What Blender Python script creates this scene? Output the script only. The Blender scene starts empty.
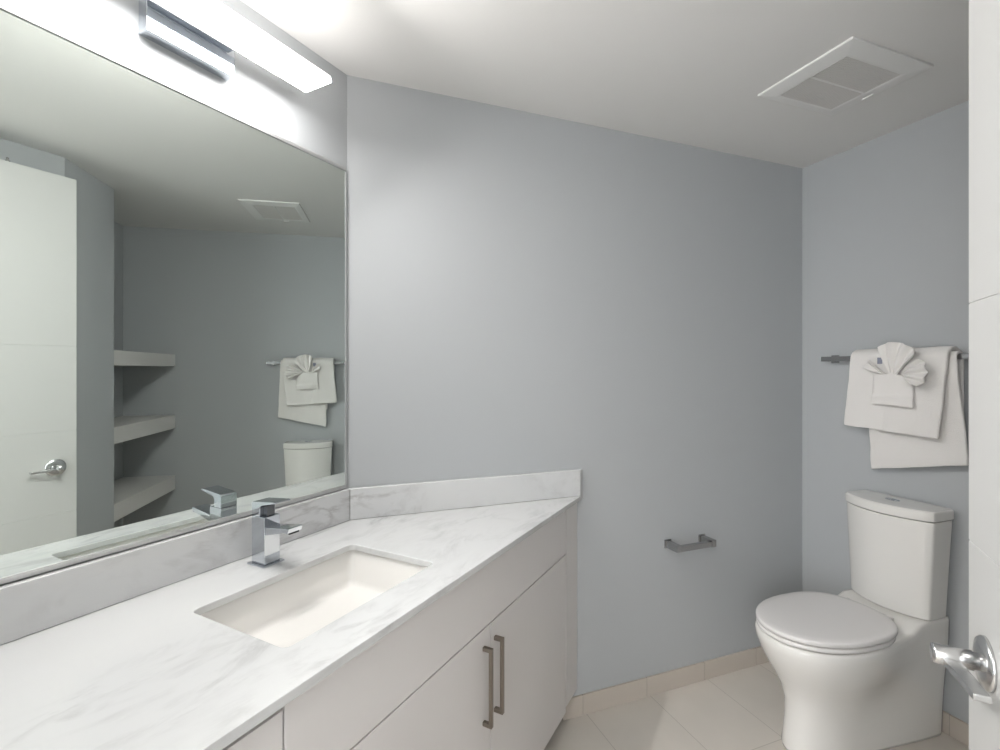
import bpy, bmesh, math, random
from mathutils import Vector, Matrix, noise
rnd = random.Random(4)
S = bpy.context.scene
COL = S.collection
PI = math.pi

# ---------------------------------------------------------------- camera
CX, CH = 1.279, 1.4213
YAW = math.radians(28.514)
cam_d = bpy.data.cameras.new('camera'); cam = bpy.data.objects.new('camera', cam_d); COL.objects.link(cam)
cam.location = (CX, 0, CH)
cam.rotation_euler = (PI/2, 0, YAW)
cam_d.sensor_width = 36.0
cam_d.lens = 493.6/1000*36.0
cam_d.shift_y = -(375-369.8)/1000
cam_d.clip_start = 0.02
S.camera = cam
# ---------------------------------------------------------------- world, exposure
S.view_settings.view_transform = 'Standard'; S.view_settings.look = 'None'
S.view_settings.gamma = 1; S.view_settings.use_curve_mapping = False
S.view_settings.exposure = 0.6
w = bpy.data.worlds.new('world'); S.world = w; w.use_nodes = True
w.node_tree.nodes['Background'].inputs[0].default_value = (0.75, 0.85, 1, 1)
w.node_tree.nodes['Background'].inputs[1].default_value = 0.3
LED = 15.5           # vanity light strength
def area(name, loc, rot, sx, sy, power, color):
    l = bpy.data.lights.new(name, 'AREA'); l.shape = 'RECTANGLE'; l.size = sx; l.size_y = sy
    l.energy = power; l.color = color
    o = bpy.data.objects.new(name, l); COL.objects.link(o); o.location = loc; o.rotation_euler = rot
    return o
area('hall_fill_light', (0.95, -1.0, 2.38), (0, 0, 0), 0.5, 0.5, 20, (1, .97, .93))  # added fill from the unseen hall, under the added lamp disc
area('hall_daylight_fill', (1.05, -1.86, 1.35), (PI/2, 0, PI), 1.5, 1.7, 76, (.97, .985, 1))  # added cool fill panel shining through the doorway; no window is built here

# ---------------------------------------------------------------- frame of the room
A = math.radians(40.461)
M2 = Vector((math.sin(A), math.cos(A)))      # along the angled wall
N2 = Vector((math.cos(A), -math.sin(A)))     # along the towel wall
CC = Vector((0, 1.247)); RR = CC + M2*2.2055
HC = 2.44
def rp(s, off): p = RR + N2*s - M2*off; return (p.x, p.y)
ROT_R = -A; ROT_M = PI/2 - A

# ---------------------------------------------------------------- materials
def mat(name, base, rough=.5, metal=0, spec=.5, emis=None, es=0, coat=0):
    m = bpy.data.materials.new(name); m.use_nodes = True
    b = m.node_tree.nodes['Principled BSDF']
    b.inputs['Base Color'].default_value = (*base, 1); b.inputs['Roughness'].default_value = rough
    b.inputs['Metallic'].default_value = metal; b.inputs['Specular IOR Level'].default_value = spec
    b.inputs['Coat Weight'].default_value = coat
    if emis: b.inputs['Emission Color'].default_value = (*emis, 1); b.inputs['Emission Strength'].default_value = es
    return m
def nn(m, t, **k):
    n = m.node_tree.nodes.new(t)
    for a, v in k.items(): setattr(n, a, v)
    return n
def lk(m, a, b): m.node_tree.links.new(a, b)
def coords(m, scale=(1,1,1), rot=(0,0,0)):
    tc = nn(m, 'ShaderNodeTexCoord'); mp = nn(m, 'ShaderNodeMapping')
    mp.inputs['Scale'].default_value = scale; mp.inputs['Rotation'].default_value = rot
    lk(m, tc.outputs['Object'], mp.inputs['Vector']); return mp.outputs['Vector']
def bumpy(m, scale, strength, dist=.001, vec=None, detail=3):
    b = m.node_tree.nodes['Principled BSDF']
    nz = nn(m, 'ShaderNodeTexNoise'); nz.inputs['Scale'].default_value = scale; nz.inputs['Detail'].default_value = detail
    if vec is None: vec = coords(m)
    lk(m, vec, nz.inputs['Vector'])
    bp = nn(m, 'ShaderNodeBump'); bp.inputs['Strength'].default_value = strength; bp.inputs['Distance'].default_value = dist
    lk(m, nz.outputs['Fac'], bp.inputs['Height']); lk(m, bp.outputs['Normal'], b.inputs['Normal'])
    return nz
WALL = mat('grey_wall_paint', (.466, .479, .488), .6, spec=.35); bumpy(WALL, 220, .12, .0006)
CEIL = mat('white_ceiling_paint', (.77, .755, .735), .8, spec=.2); bumpy(CEIL, 180, .1, .0006)
CAB = mat('white_lacquer_cabinet', (.72, .69, .675), .35); bumpy(CAB, 60, .03, .0003)
DOORM = mat('white_door_paint', (.62, .615, .60), .4); bumpy(DOORM, 90, .05, .0004)
SHELFM = mat('white_shelf_paint', (.68, .66, .64), .45); bumpy(SHELFM, 90, .05, .0004)
TOEM = mat('toe_kick_board', (.22, .2, .19), .6); bumpy(TOEM, 90, .05, .0004)
CHROME = mat('polished_chrome', (.64, .67, .71), .07, 1); bumpy(CHROME, 8, .01, .0002)
SATIN = mat('satin_nickel', (.66, .66, .66), .24, 1); bumpy(SATIN, 60, .02, .0002)
ALU = mat('aluminium_channel', (.55, .55, .55), .4, .6); bumpy(ALU, 60, .01, .0001)
NICK = mat('brushed_dark_chrome', (.40, .40, .405), .22, .95); bumpy(NICK, 120, .03, .0002)
BRONZE = mat('brushed_nickel_pull', (.30, .26, .225), .38, 1); bumpy(BRONZE, 200, .05, .0002)
GUN = mat('recess_shade_chrome', (.16, .165, .175), .2, 1); bumpy(GUN, 60, .02, .0002)  # darker chrome: shade of the lever recess put into the colour
DARK = mat('dark_cavity', (.02, .02, .022), .5)
MIRR = mat('mirror_silver', (.74, .79, .755), .0, 1); 
PORC = mat('white_porcelain', (.80, .78, .745), .12, coat=.5); bumpy(PORC, 5, .01, .0005)
SEATM = mat('white_toilet_seat', (.77, .745, .73), .2); bumpy(SEATM, 5, .01, .0005)
BASIN = mat('white_sink_porcelain', (.84, .82, .79), .12, coat=.5); bumpy(BASIN, 5, .01, .0005)
VENTM = mat('white_vent_plastic', (.80, .79, .77), .5); bumpy(VENTM, 90, .04, .0004)
GRILM = mat('grey_vent_grille', (.66, .635, .61), .6); bumpy(GRILM, 90, .04, .0004)
HOUSE = mat('light_bar_housing', (.8, .8, .8), .3); bumpy(HOUSE, 60, .03, .0003)
LAMP = mat('lit_acrylic_diffuser', (.9, .9, .9), .4, emis=(1, .985, .97), es=LED)
LAMPTOP = mat('lit_upper_lens', (.9, .9, .9), .4, emis=(1, .985, .97), es=LED*.3)
HALLFILL = mat('hall_fill_glow', (.9, .9, .9), .4, emis=(1, .97, .93), es=3)  # glow of the lamp disc added in the hall for fill
TERRY = mat('white_terry_cloth', (.86, .83, .80), .95, spec=.1)
TERRY.node_tree.nodes['Principled BSDF'].inputs['Sheen Weight'].default_value = .3
bumpy(TERRY, 420, .7, .004, detail=4)
TAGM = mat('towel_tag', (.27, .28, .35), .7)
def marble(name, dark):
    m = mat(name, (.8, .8, .8), .16, coat=.2); b = m.node_tree.nodes['Principled BSDF']
    v = coords(m, (1.0, .42, 1.0), (0, 0, math.radians(28)))
    n1 = nn(m, 'ShaderNodeTexNoise'); n1.inputs['Scale'].default_value = 8; n1.inputs['Detail'].default_value = 8; n1.inputs['Roughness'].default_value = .62; n1.inputs['Distortion'].default_value = 1.1
    n2 = nn(m, 'ShaderNodeTexNoise'); n2.inputs['Scale'].default_value = 2.2; n2.inputs['Detail'].default_value = 5
    n3 = nn(m, 'ShaderNodeTexNoise'); n3.inputs['Scale'].default_value = 24; n3.inputs['Detail'].default_value = 6; n3.inputs['Distortion'].default_value = .5
    for n in (n1, n2, n3): lk(m, v, n.inputs['Vector'])
    # vein: narrow band of noise around .5, gated by a broad noise
    s = nn(m, 'ShaderNodeMath', operation='SUBTRACT'); lk(m, n1.outputs['Fac'], s.inputs[0]); s.inputs[1].default_value = .5
    ab = nn(m, 'ShaderNodeMath', operation='ABSOLUTE'); lk(m, s.outputs[0], ab.inputs[0])
    r1 = nn(m, 'ShaderNodeMapRange'); lk(m, ab.outputs[0], r1.inputs[0]); r1.inputs[1].default_value = 0; r1.inputs[2].default_value = .075; r1.inputs[3].default_value = 1; r1.inputs[4].default_value = 0
    r2 = nn(m, 'ShaderNodeMapRange'); lk(m, n2.outputs['Fac'], r2.inputs[0]); r2.inputs[1].default_value = .44; r2.inputs[2].default_value = .62
    r3 = nn(m, 'ShaderNodeMapRange'); lk(m, n3.outputs['Fac'], r3.inputs[0]); r3.inputs[1].default_value = .38; r3.inputs[2].default_value = .62
    mu = nn(m, 'ShaderNodeMath', operation='MULTIPLY'); lk(m, r1.outputs[0], mu.inputs[0]); lk(m, r2.outputs[0], mu.inputs[1])
    mu2 = nn(m, 'ShaderNodeMath', operation='MULTIPLY'); lk(m, mu.outputs[0], mu2.inputs[0]); lk(m, r3.outputs[0], mu2.inputs[1])
    mx = nn(m, 'ShaderNodeMix', data_type='RGBA'); lk(m, mu2.outputs[0], mx.inputs[0])
    mx.inputs[6].default_value = (.68, .68, .675, 1); mx.inputs[7].default_value = (*dark, 1)
    mx2 = nn(m, 'ShaderNodeMix', data_type='RGBA'); mx2.blend_type = 'MULTIPLY'
    r4 = nn(m, 'ShaderNodeMapRange'); lk(m, n2.outputs['Fac'], r4.inputs[0]); r4.inputs[1].default_value = .35; r4.inputs[2].default_value = .75; r4.inputs[3].default_value = 0; r4.inputs[4].default_value = .55
    lk(m, r4.outputs[0], mx2.inputs[0]); lk(m, mx.outputs[2], mx2.inputs[6]); mx2.inputs[7].default_value = (.86, .87, .89, 1)
    lk(m, mx2.outputs[2], b.inputs['Base Color'])
    return m
MARB = marble('white_marble_top', (.47, .465, .465))
MARB2 = marble('white_marble_splash', (.50, .49, .485))
# floor tile: brick grid in the towel wall's frame
def tile_mat(name, c1, c2, grout, bw=None, bh=None, off=(0, 0)):
    m = mat(name, c1, .38); b = m.node_tree.nodes['Principled BSDF']
    tc = nn(m, 'ShaderNodeTexCoord'); mp = nn(m, 'ShaderNodeMapping'); mp.inputs['Location'].default_value = (off[0], off[1], 0)
    lk(m, tc.outputs['Object'], mp.inputs['Vector'])
    br = nn(m, 'ShaderNodeTexBrick'); br.offset = 0; br.squash = 1
    br.inputs['Scale'].default_value = 1; br.inputs['Mortar Size'].default_value = .0016; br.inputs['Mortar Smooth'].default_value = .3
    br.inputs['Brick Width'].default_value = bw; br.inputs['Row Height'].default_value = bh
    br.inputs['Color1'].default_value = (*c1, 1); br.inputs['Color2'].default_value = (*c2, 1); br.inputs['Mortar'].default_value = (*grout, 1)
    lk(m, mp.outputs['Vector'], br.inputs['Vector'])
    nz = nn(m, 'ShaderNodeTexNoise'); nz.inputs['Scale'].default_value = 6; nz.inputs['Detail'].default_value = 6
    lk(m, mp.outputs['Vector'], nz.inputs['Vector'])
    r = nn(m, 'ShaderNodeMapRange'); lk(m, nz.outputs['Fac'], r.inputs[0]); r.inputs[3].default_value = .93; r.inputs[4].default_value = 1.06
    hs = nn(m, 'ShaderNodeHueSaturation'); lk(m, br.outputs['Color'], hs.inputs['Color']); lk(m, r.outputs[0], hs.inputs['Value'])
    lk(m, hs.outputs['Color'], b.inputs['Base Color'])
    bp = nn(m, 'ShaderNodeBump'); bp.inputs['Strength'].default_value = .3; bp.inputs['Distance'].default_value = .001; bp.invert = True
    lk(m, br.outputs['Fac'], bp.inputs['Height']); lk(m, bp.outputs['Normal'], b.inputs['Normal'])
    return m
FLOORM = tile_mat('beige_floor_tile', (.66, .61, .55), (.64, .595, .535), (.46, .42, .375), .638, .319, (.24, -.0165))
BASEM = mat('beige_base_tile', (.56, .50, .44), .4); bumpy(BASEM, 7, .05, .0008)
GROUTM = mat('base_grout', (.38, .34, .30), .8)

# ---------------------------------------------------------------- mesh helpers
def link(name, bm, m, parent=None, loc=(0,0,0), rz=0, smooth=False, bevel=0, seg=2, sub=0, extra=None):
    me = bpy.data.meshes.new(name)
    bmesh.ops.recalc_face_normals(bm, faces=bm.faces[:])
    bm.to_mesh(me); bm.free()
    me.materials.append(m)
    for e in (extra or []): me.materials.append(e)
    if smooth:
        for p in me.polygons: p.use_smooth = True
    o = bpy.data.objects.new(name, me); COL.objects.link(o)
    o.location = loc; o.rotation_euler = (0, 0, rz); o.parent = parent
    if bevel:
        b = o.modifiers.new('bevel', 'BEVEL'); b.width = bevel; b.segments = seg; b.limit_method = 'ANGLE'; b.angle_limit = math.radians(40)
        b.harden_normals = False
        for p in me.polygons: p.use_smooth = True
        wn = o.modifiers.new('wn', 'WEIGHTED_NORMAL'); wn.keep_sharp = False
    if sub:
        s = o.modifiers.new('sub', 'SUBSURF'); s.levels = sub; s.render_levels = sub
    return o
def tag(o, label=None, cat=None, group=None, kind=None):
    if label: o['label'] = label
    if cat: o['category'] = cat
    if group: o['group'] = group
    if kind: o['kind'] = kind
    return o
def thing(name, label, cat, loc=(0,0,0), rz=0, group=None):
    o = bpy.data.objects.new(name, None); COL.objects.link(o); o.empty_display_size = .05
    o.location = loc; o.rotation_euler = (0, 0, rz)
    return tag(o, label, cat, group)
def struct(name, bm, m, **k): return tag(link(name, bm, m, **k), kind='structure')
def box(bm, x0, x1, y0, y1, z0, z1):
    v = [bm.verts.new((x, y, z)) for z in (z0, z1) for x, y in ((x0,y0),(x1,y0),(x1,y1),(x0,y1))]
    for f in ((0,3,2,1),(4,5,6,7),(0,1,5,4),(1,2,6,5),(2,3,7,6),(3,0,4,7)): bm.faces.new([v[i] for i in f])
    return v
def B(*a):
    bm = bmesh.new()
    for q in ([a] if not isinstance(a[0], (tuple, list)) else a): box(bm, *q)
    return bm
def prism(bm, pts, z0, z1):
    a = [bm.verts.new((p[0], p[1], z0)) for p in pts]; b = [bm.verts.new((p[0], p[1], z1)) for p in pts]
    bm.faces.new(a[::-1]); bm.faces.new(b)
    for i in range(len(pts)):
        j = (i+1) % len(pts); bm.faces.new((a[i], a[j], b[j], b[i]))
def rings(bm, rs, cap0=True, cap1=True):
    V = [[bm.verts.new(p) for p in r] for r in rs]
    n = len(V[0])
    for a, b in zip(V, V[1:]):
        for i in range(n):
            j = (i+1) % n; bm.faces.new((a[i], a[j], b[j], b[i]))
    if cap0: bm.faces.new(V[0][::-1])
    if cap1: bm.faces.new(V[-1])
    return V
def cyl(bm, p0, p1, r0, r1=None, n=24):
    r1 = r0 if r1 is None else r1
    p0, p1 = Vector(p0), Vector(p1); d = (p1-p0).normalized(); u = d.orthogonal().normalized(); v = d.cross(u)
    rings(bm, [[p + (u*math.cos(2*PI*i/n) + v*math.sin(2*PI*i/n))*r for i in range(n)] for p, r in ((p0, r0), (p1, r1))])
def lathe(bm, origin, axis, prof, n=40):
    o, d = Vector(origin), Vector(axis).normalized(); u = d.orthogonal().normalized(); v = d.cross(u)
    rings(bm, [[o + d*h + (u*math.cos(2*PI*i/n) + v*math.sin(2*PI*i/n))*max(r, 1e-4) for i in range(n)] for r, h in prof])
def rrect(x0, x1, y0, y1, r, n=5):
    pts = []
    for cx, cy, a0 in ((x1-r, y1-r, 0), (x0+r, y1-r, 90), (x0+r, y0+r, 180), (x1-r, y0+r, 270)):
        for k in range(n+1):
            a = math.radians(a0 + 90*k/n); pts.append((cx + r*math.cos(a), cy + r*math.sin(a)))
    return pts
def cut(o, cutter_bm):
    me = bpy.data.meshes.new('tmp'); cutter_bm.to_mesh(me); cutter_bm.free()
    c = bpy.data.objects.new('tmp', me); COL.objects.link(c)
    md = o.modifiers.new('b', 'BOOLEAN'); md.operation = 'DIFFERENCE'; md.object = c; md.solver = 'EXACT'
    dg = bpy.context.evaluated_depsgraph_get(); new = bpy.data.meshes.new_from_object(o.evaluated_get(dg))
    o.modifiers.clear(); o.data = new; bpy.data.objects.remove(c)
    for p in new.polygons: p.use_smooth = False

# ---------------------------------------------------------------- room shell
Y0, Y1 = -.02, .11                         # doorway wall
def wall(name, p, q, th=.1, z0=0, z1=HC):
    p, q = Vector(p), Vector(q); d = (q-p).normalized(); nrm = Vector((-d.y, d.x))*th   # outward = left of p->q
    bm = bmesh.new(); prism(bm, [p, q, q+nrm, p+nrm], z0, z1); return struct(name, bm, WALL)
n0 = rp(1.735, 0); n1 = rp(1.735, .802); n2 = rp(1.399, .802); dw = (1.70, rp(1.399, 1.19)[1])
# the corner where the angled face meets the door wall
tt = (n2[0]-1.70)/M2.x; dw = (1.70, n2[1]-M2.y*tt)
wall('wall_left', (0, Y0), (0, CC.y))
wall('wall_back', tuple(CC), tuple(RR))
wall('wall_right', tuple(RR), n0)
wall('wall_niche_end', n0, n1)
wall('wall_niche_side', n1, rp(1.45, .802))
wall('wall_pier', n2, dw)
wall('wall_door_side', dw, (1.70, Y0))
bm = B((-.1, .70, Y0, Y1, 0, HC), (1.62, 1.70, Y0, Y1, 0, HC), (.70, 1.62, Y0, Y1, 2.34, HC))
struct('wall_front', bm, WALL)
# hall beyond the doorway
wall('wall_hall_left', (-.3, -1.9), (-.3, Y0)); wall('wall_hall_right', (2.3, Y0), (2.3, -1.9)); wall('wall_hall_back', (2.3, -1.9), (-.3, -1.9))
bm = B((-.3, -.1, Y0, Y0+.1, 0, HC), (1.80, 2.3, Y0, Y0+.1, 0, HC)); struct('wall_hall_front', bm, WALL)
inv = Matrix.Rotation(A, 4, 'Z') @ Matrix.Translation((-RR.x, -RR.y, 0))
foot = [(-.1, -2.0), (2.4, -2.0), (2.4, 0), (2.9, 1.6), (2.9, 2.6), (1.45, 3.12), (-.1, 1.4), (-.4, 0), (-.4, -2.0)]
def local(pts): return [tuple((inv @ Vector((x, y, 0)))[:2]) for x, y in pts]
foot2 = [(-.4, -2.0), (2.4, -2.0), (2.4, .4), (2.98, 1.4), (2.98, 2.4), (1.5, 3.15), (-.12, 1.4), (-.4, .4)]
bm = bmesh.new(); prism(bm, local(foot2), -.06, 0); struct('floor', bm, FLOORM, loc=(RR.x, RR.y, 0), rz=ROT_R)
bm = bmesh.new(); prism(bm, foot2, HC, HC+.06); struct('ceiling', bm, CEIL)
# tile baseboards (angled wall and towel wall), with the grout joints
def baseboard(name, s0, s1, joints, loc, rz):
    bm = bmesh.new(); e = [s0] + [j for j in joints if s0 < j < s1] + [s1]
    for a, b in zip(e, e[1:]): box(bm, a+.001, b-.001, -.010, 0, 0, .082)
    k = len(bm.faces)
    box(bm, s0, s1, -.0085, 0, 0, .0815)
    for f in list(bm.faces)[k:]: f.material_index = 1
    return struct(name, bm, BASEM, loc=loc, rz=rz, extra=[GROUTM], bevel=.0012, seg=1)
baseboard('baseboard_back', .835, 2.195, [.929, 1.247, 1.565, 1.883], (CC.x, CC.y, 0), ROT_M)
baseboard('baseboard_right', 0.0, 1.725, [.30, .62, .94, 1.26, 1.58], (RR.x, RR.y, 0), ROT_R)

# ---------------------------------------------------------------- niche shelves
for k, (z0, z1, lab) in enumerate(((1.447, 1.532, 'top white floating shelf in the niche seen in the mirror'),
                             (1.000, 1.095, 'middle white floating shelf in the niche seen in the mirror'),
                             (.560, .660, 'lowest white floating shelf in the niche seen in the mirror'))):
    o = link('floating_shelf', B(1.402, 1.734, -.800, -.001, z0, z1), SHELFM, loc=(RR.x, RR.y, 0), rz=ROT_R, bevel=.002)
    tag(o, lab, 'shelf', 'niche shelves')

# ---------------------------------------------------------------- mirror
m_ = thing('vanity_mirror', 'large frameless wall mirror above the marble backsplash', 'mirror', (0, 0, 1.02))
ZB, ZT = .0055, 1.088
link('mirror_glass', B(.001, .006, .115, 1.232, ZB, ZT), MIRR, m_)
link('channel', B((.001, .010, .115, 1.234, ZT-.001, ZT+.006), (.0065, .010, .115, 1.234, ZT-.006, ZT-.001)), ALU, m_, bevel=.001)
link('channel', B((.001, .010, .115, 1.234, -.003, ZB-.0003), (.0065, .0095, .115, 1.234, ZB-.0003, ZB+.003)), ALU, m_, bevel=.001)
link('edge_strip', B(.001, .008, 1.2322, 1.2375, ZB, ZT-.002), ALU, m_)

# ---------------------------------------------------------------- vanity light
v = thing('vanity_light', 'chrome wall light with a long lit white bar above the mirror', 'light fixture', (0, .71, 2.25))
link('backplate', B(.0005, .036, -.107, .105, -.054, .040), CHROME, v, bevel=.0015)
link('bracket', B(.0362, .0638, -.104, .104, .019, .028), CHROME, v, bevel=.001)
h = link('bar_housing', B((.064, .0703, -.304, .304, -.003, .016), (.064, .0703, -.102, .102, .0162, .028)), HOUSE, v, bevel=.001)
link('diffuser', B(.0706, .176, -.305, .305, -.004, .006), LAMP, v, bevel=.0015)
tag(link('upper_lens', B(.0706, .1755, -.3045, .3045, .0063, .014), LAMPTOP, v, bevel=.0015), 'dimmer upper lens of the light bar')

area('vanity_light_front', (.1775, .71, 2.2515), (0, -PI/2 + math.radians(40), 0), .012, .60, 12.5, (1, .985, .97))
# ---------------------------------------------------------------- countertop + backsplash
CT = .906; ct_y = CC.y + .606/math.tan(A)
bm = bmesh.new(); prism(bm, [(.001, Y1+.001), (.606, Y1+.001), (.606, ct_y-.0015), (.001, CC.y-.002)], CT-.018, CT)
top = link('countertop', bm, MARB)
cb = bmesh.new(); prism(cb, rrect(.195, .495, .612, 1.075, .016), CT-.1, CT+.1); cut(top, cb)
b = top.modifiers.new('bevel', 'BEVEL'); b.width = .003; b.segments = 3; b.limit_method = 'ANGLE'; b.angle_limit = math.radians(50)
tag(top, 'white marble vanity countertop with grey veins and a sink cutout', 'countertop')
bm = bmesh.new()
# inner faces x=.021 and offset .021 from the angled wall meet at:
yi = CC.y + (.021*math.cos(A) - .021)/math.sin(A)
bs1 = [(.001, Y1+.001), (.021, Y1+.001), (.021, yi-.0004), (.001, CC.y-.002)]
prism(bm, bs1, CT+.0005, 1.013)
o = link('backsplash', bm, MARB2, bevel=.0025); tag(o, 'white marble backsplash strip running under the mirror', 'backsplash', 'marble backsplashes')
bm = bmesh.new(); t_ = lambda o: (.6055 - o*N2.x)/M2.x; ea = CC + M2*t_(.0012) + N2*.0012; eb = CC + M2*t_(.021) + N2*.021
prism(bm, [(.0025, CC.y+.0005), (.0213, yi+.0002), tuple(eb), tuple(ea)], CT+.0005, 1.013)
o = link('backsplash', bm, MARB2, bevel=.0025); tag(o, 'white marble backsplash strip on the angled grey wall', 'backsplash', 'marble backsplashes')

# ---------------------------------------------------------------- sink
sk = thing('undermount_sink', 'white rectangular undermount sink set in the marble countertop', 'sink', (0, 0, 0))
bm = bmesh.new(); Rg = []
def rr3(x0, x1, y0, y1, r, z): return [(x, y, z) for x, y in rrect(x0, x1, y0, y1, r, 6)]
ZR = CT-.0185
FZ = .792
Rg += [rr3(.170, .515, .590, 1.097, .03, ZR-.012), rr3(.170, .515, .590, 1.097, .03, ZR), rr3(.188, .502, .605, 1.082, .02, ZR),
       rr3(.190, .500, .607, 1.080, .02, ZR-.004), rr3(.200, .490, .619, 1.068, .02, FZ+.014), rr3(.2025, .4875, .6215, 1.0655, .019, FZ+.007), rr3(.209, .481, .628, 1.059, .017, FZ+.0015),
       rr3(.216, .474, .635, 1.052, .015, FZ), rr3(.336, .380, .82, .88, .015, FZ-.003)]
rings(bm, Rg, False, True)
Ro = [rr3(.170, .515, .590, 1.097, .03, ZR-.012), rr3(.180, .505, .600, 1.087, .03, ZR-.012), rr3(.188, .500, .610, 1.078, .03, FZ+.01), rr3(.22, .465, .645, 1.045, .03, FZ-.016)]
rings(bm, Ro, False, True)
link('basin', bm, BASIN, sk, smooth=True)
bm = bmesh.new(); lathe(bm, (.358, .85, FZ-.0028), (0, 0, 1), [(.024, 0), (.024, .002), (.021, .0035), (.016, .0025), (.015, .004), (.006, .005), (0, .0052)])
tag(link('drain', bm, CHROME, sk, smooth=True), 'chrome drain')

# ---------------------------------------------------------------- faucet
f = thing('bathroom_faucet', 'chrome square single-lever faucet standing behind the sink', 'faucet', (.099, .861, CT+.0005))
link('base_plate', B(-.034, .034, -.032, .032, 0, .004), CHROME, f, bevel=.001)
link('faucet_body', B(-.026, .026, -.0235, .0235, .0042, .128), CHROME, f, bevel=.0012)
bm = bmesh.new()
ys = (-.0215, .0215)
pr = [(.0262, .082), (.0262, .102), (.104, .112), (.118, .1125), (.112, .099), (.096, .0985)]
rings(bm, [[(x, y, z) for x, z in pr] for y in ys])
sp = link('spout', bm, CHROME, f, bevel=.001)
link('aerator', B(.099, .1125, -.014, .014, .0955, .1005), DARK, sp)
bm = bmesh.new()
pr = [(-.026, .1285), (-.026, .160), (-.020, .166), (.060, .1735), (.068, .1725), (.068, .169), (.014, .1585), (.006, .150), (.006, .1285)]
rings(bm, [[(x, y, z) for x, z in pr] for y in (-.0235, .0235)])
lv = link('lever', bm, CHROME, f, bevel=.001)
link('lever_recess_shade', B(.0065, .020, -.0115, .0115, .1285, .156), GUN, f)  # dark insert paints shade into the open recess under the lever

# ---------------------------------------------------------------- vanity cabinets
FX = .590
def pull(parent, x, y, z0, z1):
    p = link('bar_pull', B((x+.020, x+.029, y-.006, y+.006, z0, z1), (x+.0005, x+.0205, y-.006, y+.006, z0, z0+.011), (x+.0005, x+.0205, y-.006, y+.006, z1-.011, z1)), BRONZE, parent, bevel=.001)
    return p
ZC = CT-.0185
va = thing('sink_cabinet', 'white sink vanity cabinet with two doors below an apron panel', 'cabinet', (0, 0, 0))
link('carcass', B((.02, .568, .538, .556, .092, ZC), (.02, .568, 1.786, 1.803, .092, ZC), (.02, .568, .556, 1.786, .092, .110)), CAB, va) if False else None
# carcass: follows the angled wall behind, so the far side panel is short
link('carcass', B((.02, .569, .538, .556, .092, ZC), (.545, .569, 1.786, 1.804, .092, ZC), (.03, .569, .556, 1.24, .092, .110), (.50, .569, 1.24, 1.786, .092, .110), (.545, .569, .556, 1.786, .692, .705)), CAB, va)
link('apron_panel', B(.570, FX, .537, 1.8035, .7085, ZC-.0006), CAB, va, bevel=.001)
d1 = link('cabinet_door', B(.570, FX, .537, 1.2105, .092, .7045), CAB, va, bevel=.001)
d2 = link('cabinet_door', B(.570, FX, 1.2135, 1.8035, .092, .7045), CAB, va, bevel=.001)
pull(d1, FX, 1.172, .444, .660); pull(d2, FX, 1.236, .444, .660)
link('toe_kick', B(.505, .520, .538, 1.75, .001, .0915), TOEM, va)
link('gap_shade_strip', B(.5695, .584, 1.8045, 1.8095, .110, ZC-.001), TOEM, va)  # dark strip paints the shadow line between door and filler
dc = thing('drawer_cabinet', 'white drawer unit at the near left end of the vanity', 'cabinet', (0, 0, 0))
link('carcass', B((.02, .569, Y1+.002, .130, .092, ZC), (.02, .569, .516, .534, .092, ZC), (.02, .569, .130, .516, .092, .110)), CAB, dc)
for z0, z1 in ((.705, .871), (.402, .701), (.092, .398)):
    dr = link('drawer_front', B(.570, FX, Y1+.003, .5335, z0, z1), CAB, dc, bevel=.001)
    zz = (z0+z1)/2
    link('bar_pull', B((FX+.02, FX+.029, .25, .41, zz-.006, zz+.006), (FX+.0005, FX+.0205, .25, .261, zz-.006, zz+.006), (FX+.0005, FX+.0205, .399, .41, zz-.006, zz+.006)), BRONZE, dr, bevel=.001)
link('toe_kick', B(.505, .520, Y1+.002, .536, .001, .0915), TOEM, dc)
# filler strip against the angled wall
def wy(x): return CC.y + x/math.tan(A)
bm = bmesh.new(); prism(bm, [(.560, 1.8105), (.5890, 1.8105), (.5890, wy(.5890)-.002), (.560, wy(.560)-.002)], .110, ZC-.001)
o = link('filler_panel', bm, CAB, bevel=.001); tag(o, 'narrow white filler panel between the vanity and the angled wall', 'panel')

# ---------------------------------------------------------------- door leaf, open against the side wall
dr = thing('bathroom_door', 'white bathroom door standing open at the right edge of the photo', 'door', (1.5686, .130, 0))
bm = bmesh.new(); zs = [.012, .385, .77, 1.142, 1.530, 2.307]
W = .951
for a, b in zip(zs, zs[1:]): box(bm, .0, .040, 0, W, a+(.0007 if a > .1 else 0), b-(.0007 if b < 2.3 else 0))
box(bm, .0012, .0388, .001, W-.001, .0125, 2.3065)
tag(link('door_leaf', bm, DOORM, dr, bevel=.0008, seg=1), 'white door leaf with fine horizontal grooves')
def lever(side):
    sx = -1 if side < 0 else 1; x0 = 0 if side < 0 else .040; zc, yc = .979, .873
    bm = bmesh.new(); lathe(bm, (x0+sx*.0003, yc, zc), (sx, 0, 0), [(.0390, 0), (.0390, .003), (.0365, .0062), (.025, .009), (.0155, .0105)], 48)
    ro = link('rosette', bm, SATIN, dr, smooth=True)
    bm = bmesh.new(); lathe(bm, (x0+sx*.0105, yc, zc), (sx, 0, 0), [(.0125, 0), (.0125, .006), (.0145, .0065), (.0145, .051), (.0135, .0535)], 32)
    link('spindle', bm, SATIN, dr, smooth=True)
    bm = bmesh.new(); R_ = []
    for y, xa, xb, h in ((.006, .033, .0530, .0050), (.018, .031, .0530, .0050), (.055, .027, .0480, .0048), (.099, .023, .0430, .0045)):
        yy = yc - y; a, c = x0+sx*xa, x0+sx*xb
        R_.append([(a, yy, zc-.006-h), (c, yy, zc-.006-h), (c, yy, zc-.006+h), (a, yy, zc-.006+h)])
    rings(bm, R_); link('lever_handle', bm, SATIN, dr, bevel=.0012)
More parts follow.
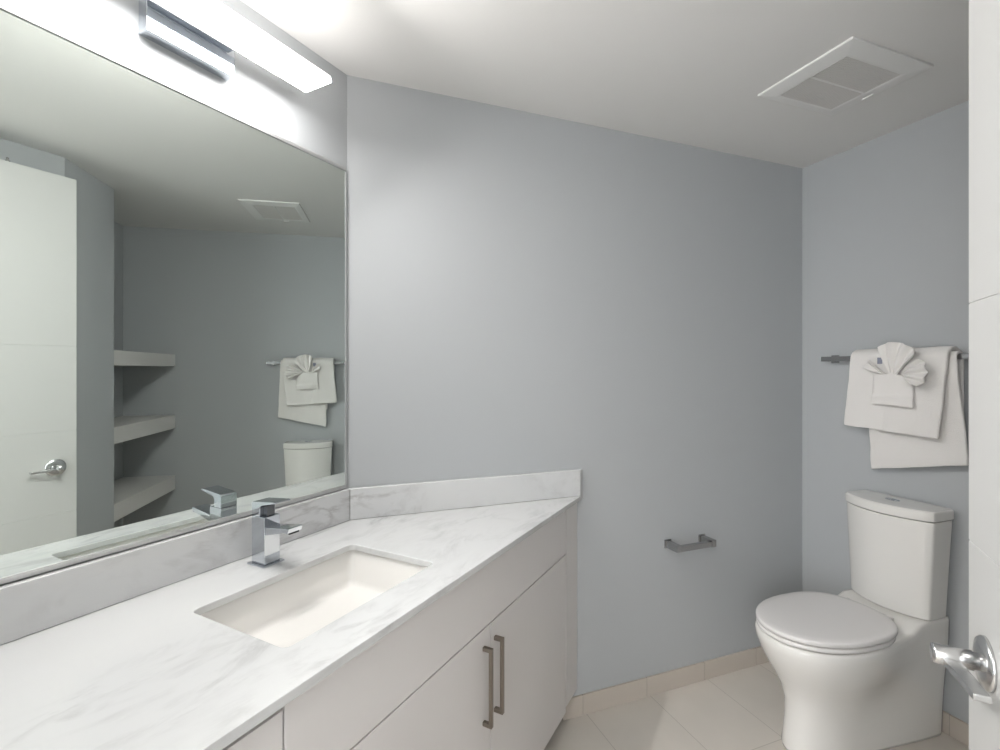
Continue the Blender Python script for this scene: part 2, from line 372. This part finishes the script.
lever(-1); lever(1)
link('latch_plate', B(.008, .032, W+.0002, W+.002, .955, 1.013), SATIN, dr)
bm = bmesh.new(); lathe(bm, (.011, W-.235, 2.3072), (0, 0, 1), [(.009, 0), (.009, .004), (.005, .010), (.004, .018), (0, .019)], 20)
link('door_bumper', bm, SATIN, dr, smooth=True)
for z in (.22, 1.15, 2.08):
    bm = bmesh.new(); cyl(bm, (.030, -.006, z-.045), (.030, -.006, z+.045), .0055, n=16); link('hinge', bm, SATIN, dr, smooth=True)

# ---------------------------------------------------------------- ceiling vent
ve = thing('exhaust_vent', 'white square exhaust fan cover on the ceiling', 'vent', (RR.x, RR.y, HC), ROT_R)
x0, x1, y0, y1 = .420, .764, -.779, -.383; a0, a1, b0, b1 = .458, .700, -.712, -.440
bm = bmesh.new()
def fr(x0, x1, y0, y1, z): return [(x0, y0, z), (x1, y0, z), (x1, y1, z), (x0, y1, z)]
rings(bm, [fr(x0, x1, y0, y1, -.0005), fr(x0, x1, y0, y1, -.006), fr(x0+.003, x1-.003, y0+.003, y1-.003, -.0075), fr(a0-.01, a1+.01, b0-.01, b1+.01, -.0115), fr(a0, a1, b0, b1, -.0105), fr(a0, a1, b0, b1, -.0005)], False, False)
link('vent_frame', bm, VENTM, ve)
bm = bmesh.new(); box(bm, a0, a1, b0, b1, -.004, -.001)
N = 26
for k in range(N+1):
    y = b0 + (b1-b0)*k/N; box(bm, a0, a1, max(b0, y-.0034), min(b1, y+.0034), -.0095, -.004)
link('grille', bm, GRILM, ve)
xm = (a0+a1)/2; link('divider', B(xm-.004, xm+.004, b0+.0005, b1-.0005, -.011, -.0097), VENTM, ve)
link('clip', B(.55, .585, y1-.022, y1-.016, -.014, -.0095), VENTM, ve)

# ---------------------------------------------------------------- towel bar
BZ = 1.472
tb = thing('towel_bar', 'chrome square towel bar on the wall above the toilet', 'towel bar', (RR.x, RR.y, 0), ROT_R)
link('rail', B(.141, .777, -.060, -.047, BZ-.011, BZ+.011), NICK, tb, bevel=.001)
for s in (.170, .748):
    link('post', B(s-.009, s+.009, -.0468, -.006, BZ-.010, BZ+.010), NICK, tb, bevel=.001)
    link('flange', B(s-.018, s+.018, -.0058, -.0003, BZ-.018, BZ+.018), NICK, tb, bevel=.001)

# ---------------------------------------------------------------- towels
def draped(name, label, sL, sR, sLb, sRb, zbL, zbR, zback, r_in, th, seed, fold_lines=(), ztop=None, parent=None, lean=0):
    """a folded towel hung over the bar: profile down the back, over the rail, down the front"""
    c_y, c_z = -.0535, BZ
    bm = bmesh.new(); NU, NV = 40, 60
    zt = c_z
    prof_n = []
    V = []
    for i in range(NU+1):
        u = i/NU
        row = []
        zf = zbL + (zbR-zbL)*u
        lf = zt - zf; lb = zt - zback; arc = PI*r_in; L = lf+lb+arc
        for j in range(NV+1):
            d = L*j/NV
            if d < lb: y, z, k = c_y + r_in, zback + d, 0
            elif d < lb+arc:
                a = (d-lb)/r_in; y, z, k = c_y + r_in*math.cos(a), zt + r_in*math.sin(a)*.78, 0
            else: z = zt-(d-lb-arc); y = c_y - r_in; k = (zt-z)/lf
            s = (sL + (sR-sL)*u)*(1-k) + (sLb + (sRb-sLb)*u)*k
            nz = noise.noise(Vector((s*9+seed, z*5, seed)))
            nz2 = noise.noise(Vector((s*30+seed, z*22, seed+3)))
            if y < c_y: y += -abs(nz)*.008*min(1, k*3) - .0012*nz2
            z += .003*noise.noise(Vector((s*14, seed, j*.02)))
            s += .0035*noise.noise(Vector((seed, z*12, u*3)))
            if y < c_y and lean: y += lean*k*k*(3-2*k)
            for fl in fold_lines:
                if y < c_y: y += .004*math.exp(-((u-fl-.03*k)/.03)**2)*k
            row.append(bm.verts.new((s, y, z)))
        V.append(row)
    for i in range(NU):
        for j in range(NV): bm.faces.new((V[i][j], V[i+1][j], V[i+1][j+1], V[i][j+1]))
    o = link(name, bm, TERRY, parent, loc=(RR.x, RR.y, 0) if parent is None else (0,0,0), rz=ROT_R if parent is None else 0, smooth=True)
    sd = o.modifiers.new('thick', 'SOLIDIFY'); sd.thickness = th; sd.offset = 0; sd.use_rim = True
    bv = o.modifiers.new('bev', 'BEVEL'); bv.width = th*.35; bv.segments = 3; bv.limit_method = 'ANGLE'; bv.angle_limit = math.radians(50)
    if label: tag(o, label, 'towel', 'hanging towels')
    return o
TW_IN, TW_OUT = .022, .040
lo = draped('bath_towel', 'longer white bath towel hanging underneath, lower hem showing', .352, .676, .360, .700, .990, 1.068, 1.12, TW_IN, .012, 3.1, lean=.028)
up = draped('hand_towel', 'white towel folded over the front of the bath towel', .302, .660, .276, .630, 1.176, 1.157, 1.22, TW_OUT, .016, 7.7, (.42,))

# washcloth tied as a pocket with a fan of pleats
wc = thing('washcloth', 'small white washcloth pleated into a bow pinned on the front towel', 'washcloth', (RR.x, RR.y, 0), ROT_R)
OFF = -(.0535 + TW_OUT + .008)
bm = bmesh.new(); NU, NV = 16, 18; V = []
for i in range(NU+1):
    row = []
    for j in range(NV+1):
        u = i/NU; k = j/NV
        hw = .077 - .005*k
        s = .482 + (u-.5)*2*hw; z = 1.276 + .125*k + .003*math.sin(u*5)
        y = OFF - .020 - .004*math.sin(u*PI) - (.005 if k < .3 else 0) - .002*noise.noise(Vector((s*30, z*30, 1)))
        row.append(bm.verts.new((s, y, z)))
    V.append(row)
for i in range(NU):
    for j in range(NV): bm.faces.new((V[i][j], V[i+1][j], V[i+1][j+1], V[i][j+1]))
o = link('pocket', bm, TERRY, wc, smooth=True)
sd = o.modifiers.new('t', 'SOLIDIFY'); sd.thickness = .012; sd.offset = -1
bv = o.modifiers.new('bev', 'BEVEL'); bv.width = .004; bv.segments = 3; bv.limit_method = 'ANGLE'; bv.angle_limit = math.radians(50)
def fan(name, cs, cz, a0, a1, R, pleats, lift, amp, tw=0):
    bm = bmesh.new(); NA, NR = 14*pleats, 12; V = []
    for i in range(NA+1):
        row = []; t = i/NA; a = math.radians(a0 + (a1-a0)*t)
        for j in range(NR+1):
            k = j/NR
            r = .012 + (R*(1 - .10*abs(2*t-1)**3) - .012)*k
            ple = math.cos(t*pleats*2*PI)
            s = cs + r*math.sin(a); z = cz + r*math.cos(a)
            y = OFF - .014 - lift*math.sin(k*PI*.62) - amp*k**.8*ple - tw*k*(t-.5)
            y = min(y, OFF - .004)
            row.append(bm.verts.new((s, y, z)))
        V.append(row)
    for i in range(NA):
        for j in range(NR): bm.faces.new((V[i][j], V[i+1][j], V[i+1][j+1], V[i][j+1]))
    o = link(name, bm, TERRY, wc, smooth=True)
    sd = o.modifiers.new('t', 'SOLIDIFY'); sd.thickness = .006; sd.offset = 0
    bv = o.modifiers.new('bev', 'BEVEL'); bv.width = .002; bv.segments = 2; bv.limit_method = 'ANGLE'; bv.angle_limit = math.radians(50)
    return o
fan('fan', .480, 1.382, -16, 44, .152, 3, .020, .009)
fan('fan', .506, 1.404, 56, 116, .118, 3, .046, .010, .02)
fan('fan', .462, 1.396, -66, -36, .088, 1, .024, .012)
bm = bmesh.new(); lathe(bm, (.482, OFF-.008, 1.394), (0, -1, 0), [(.024, 0), (.024, .008), (.018, .013), (.008, .015), (0, .0155)], 20)
link('knot', bm, TERRY, wc, smooth=True)
tag(link('tag', B(.424, .442, OFF-.0135, OFF-.0115, 1.446, 1.472), TAGM, wc), 'small dark blue cloth tag')

# ---------------------------------------------------------------- toilet paper holder
tp = thing('toilet_paper_holder', 'empty chrome toilet paper holder on the angled grey wall', 'toilet paper holder', (CC.x, CC.y, 0), ROT_M)
for s in (1.364, 1.556):
    link('post', B(s-.012, s+.012, -.078, -.0055, .634, .664), NICK, tp, bevel=.001)
    link('flange', B(s-.018, s+.018, -.0053, -.0003, .630, .668), NICK, tp, bevel=.001)
link('roller_bar', B(1.3765, 1.5435, -.077, -.056, .635, .658), NICK, tp, bevel=.001)

# ---------------------------------------------------------------- toilet
TS = .480
tl = thing('toilet', 'white two-piece toilet with closed lid and skirted base', 'toilet', (*rp(TS, .0), 0), ROT_R - math.radians(2.2))
def outline(zr, F, Wb, Wr, Lf, back=.012, waist=0.0):
    """closed plan outline: bow front ellipse, sides easing to the rear width; returns list of (x, off)"""
    pts = []; n = 28; yc = F - Lf
    for k in range(n+1):
        a = PI*k/n                     # from +x round the front to -x
        c, s = math.cos(a), math.sin(a)
        pts.append((Wb*(abs(c)**.92)*(1 if c >= 0 else -1), yc + Lf*abs(s)**.92))
    m = 18; side = []
    for k in range(1, m+1):
        t = k/m; e = t*t*(3-2*t)
        wv = Wb + (Wr-Wb)*e - waist*math.sin(PI*t)**2
        side.append((wv, yc + (back+.02-yc)*t))
    left = [(-x, y) for x, y in side]
    rear = [(-Wr+.004, back+.006), (-Wr+.018, back), (0, back), (Wr-.018, back), (Wr-.004, back+.006)]
    return pts + left + rear + side[::-1]
def ztop(off):
    t = min(1, max(0, (.25-off)/.085)); t = t*t*(3-2*t)
    return .030*t
LV = [(0.0, .662, .101, .126, .20), (.012, .665, .104, .128, .20), (.05, .658, .102, .129, .20), (.12, .648, .104, .132, .20), (.18, .648, .112, .135, .21),
      (.235, .664, .130, .139, .22), (.285, .692, .153, .143, .24), (.33, .718, .173, .149, .255), (.37, .738, .184, .151, .265), (.405, .750, .190, .152, .272), (.428, .752, .191, .153, .274), (.437, .747, .187, .150, .272)]
bm = bmesh.new(); R_ = []
for z, F, Wb, Wr, Lf in LV:
    k = max(0, (z-.20)/.232)
    R_.append([(x, -y, z + ztop(y)*k**1.6) for x, y in outline(z, F, Wb, Wr, Lf, waist=.012*min(1, z/.3))])
V = rings(bm, R_, True, False)
# top surface: pull the last ring inwards in steps
last = R_[-1]; cur = V[-1]
for sc in (.93, .75, .5, .25):
    nr = []
    for (x, y, z) in last:
        yy = -y; ny = .33 + (yy-.33)*(.985 if sc == .93 else sc) if yy > .33 else .33 + (yy-.33)*(.985 if sc == .93 else sc)
        nr.append(bm.verts.new((x*sc, -ny, .438 + ztop(ny) )))
    for i in range(len(nr)):
        j = (i+1) % len(nr); bm.faces.new((cur[i], cur[j], nr[j], nr[i]))
    cur = nr
bm.faces.new(cur)
link('bowl', bm, PORC, tl, smooth=True)
def egg(F, B_, Wd, n=64):
    yc = B_ + (F-B_)*.45; pts = []
    for k in range(n):
        a = 2*PI*k/n; c, s = math.cos(a), math.sin(a)
        L = (F-yc) if s >= 0 else (yc-B_)
        e = .96 if s >= 0 else .72
        pts.append((Wd*math.copysign(abs(c)**(.96 if s>=0 else .85), c), -(yc + L*math.copysign(abs(s)**e, s))))
    return pts
def slab(name, F, B_, Wd, z0, z1, m, dome=0, r=.005, parent=None):
    bm = bmesh.new(); R_ = []
    def ring(ins, z): return [(x, y, z) for x, y in egg(F-ins, B_+ins, Wd-ins)]
    R_ += [ring(r, z0), ring(.001, z0+r*.5), ring(0, z0+r), ring(0, z1-r), ring(r*.3, z1-r*.3), ring(r, z1)]
    if dome: R_ += [ring(.03, z1+dome*.5), ring(.08, z1+dome*.85), ring(.13, z1+dome)]
    rings(bm, R_); return link(name, bm, m, parent or tl, smooth=True)
slab('toilet_seat', .752, .262, .188, .4425, .4585, SEATM)
slab('toilet_lid', .755, .250, .190, .4620, .4815, SEATM, .004, .006)
for sx in (-.07, .07):
    bm = bmesh.new(); cyl(bm, (sx-.018, -.242, .466), (sx+.018, -.242, .466), .007, n=20); link('hinge', bm, SEATM, tl, smooth=True)
def tankring(hw, b, fc, fm, z, r=.012):
    """back at off b; front corners at fc, front middle fm"""
    pts = []; n = 24
    for k in range(n+1):
        t = -1 + 2*k/n; pts.append((hw*t*1.0, fc + (fm-fc)*(1-t*t)))
    pts[0] = (-hw+.003, fc-.0005+.0); pts[-1] = (hw-.003, fc-.0005)
    body = pts + [(hw, fc-.010), (hw-.002, b+.01), (hw-.012, b)] + [(-hw+.012, b), (-hw+.002, b+.01), (-hw, fc-.010)]
    return [(x, -y, z) for x, y in body]
bm = bmesh.new()
rings(bm, [tankring(.148, .030, .134, .180, .469), tankring(.151, .028, .137, .184, .474), tankring(.153, .027, .138, .186, .53), tankring(.161, .025, .139, .192, .70), tankring(.168, .022, .140, .196, .846)])
tk = link('tank', bm, PORC, tl, smooth=False)
bv = tk.modifiers.new('b', 'BEVEL'); bv.width = .003; bv.segments = 3; bv.limit_method = 'ANGLE'; bv.angle_limit = math.radians(30)
for p in tk.data.polygons: p.use_smooth = True
wn = tk.modifiers.new('wn', 'WEIGHTED_NORMAL')
bm = bmesh.new()
rings(bm, [tankring(.168, .020, .141, .197, .8490), tankring(.171, .018, .144, .200, .8515), tankring(.171, .018, .144, .200, .882), tankring(.167, .020, .140, .196, .888), tankring(.10, .05, .11, .15, .890)])
ld = link('tank_lid', bm, PORC, tl)
bv = ld.modifiers.new('b', 'BEVEL'); bv.width = .003; bv.segments = 3; bv.limit_method = 'ANGLE'; bv.angle_limit = math.radians(30)
for p in ld.data.polygons: p.use_smooth = True
wn = ld.modifiers.new('wn', 'WEIGHTED_NORMAL')
bm = bmesh.new()
def stad(hw, hy, z, cy=-.105, n=12):
    pts = []
    for k in range(n+1):
        a = -PI/2 + PI*k/n; pts.append((hw-hy+hy*math.cos(a), cy+hy*math.sin(a), z))
    for k in range(n+1):
        a = PI/2 + PI*k/n; pts.append((-hw+hy+hy*math.cos(a), cy+hy*math.sin(a), z))
    return pts
rings(bm, [stad(.026, .014, .8895), stad(.026, .014, .8925), stad(.0245, .0125, .8935), stad(.024, .012, .8915)])
tag(link('flush_button', bm, CHROME, tl), 'chrome dual flush button')
bm = bmesh.new(); rings(bm, [stad(.011, .0105, .8916), stad(.011, .0105, .8932)]); bmesh.ops.translate(bm, verts=bm.verts, vec=(-.0115, 0, 0)); link('flush_button', bm, DARK if False else SATIN, tl)

# ---------------------------------------------------------------- added hall lamp, unseen, for fill light
bm = bmesh.new(); lathe(bm, (.95, -1.0, HC-.0005), (0, 0, -1), [(.17, 0), (.17, .03), (.14, .05), (0, .052)], 40)
o = link('added_hall_lamp', bm, HALLFILL, smooth=True); tag(o, 'added round white fill lamp in the unseen hall', 'ceiling lamp')
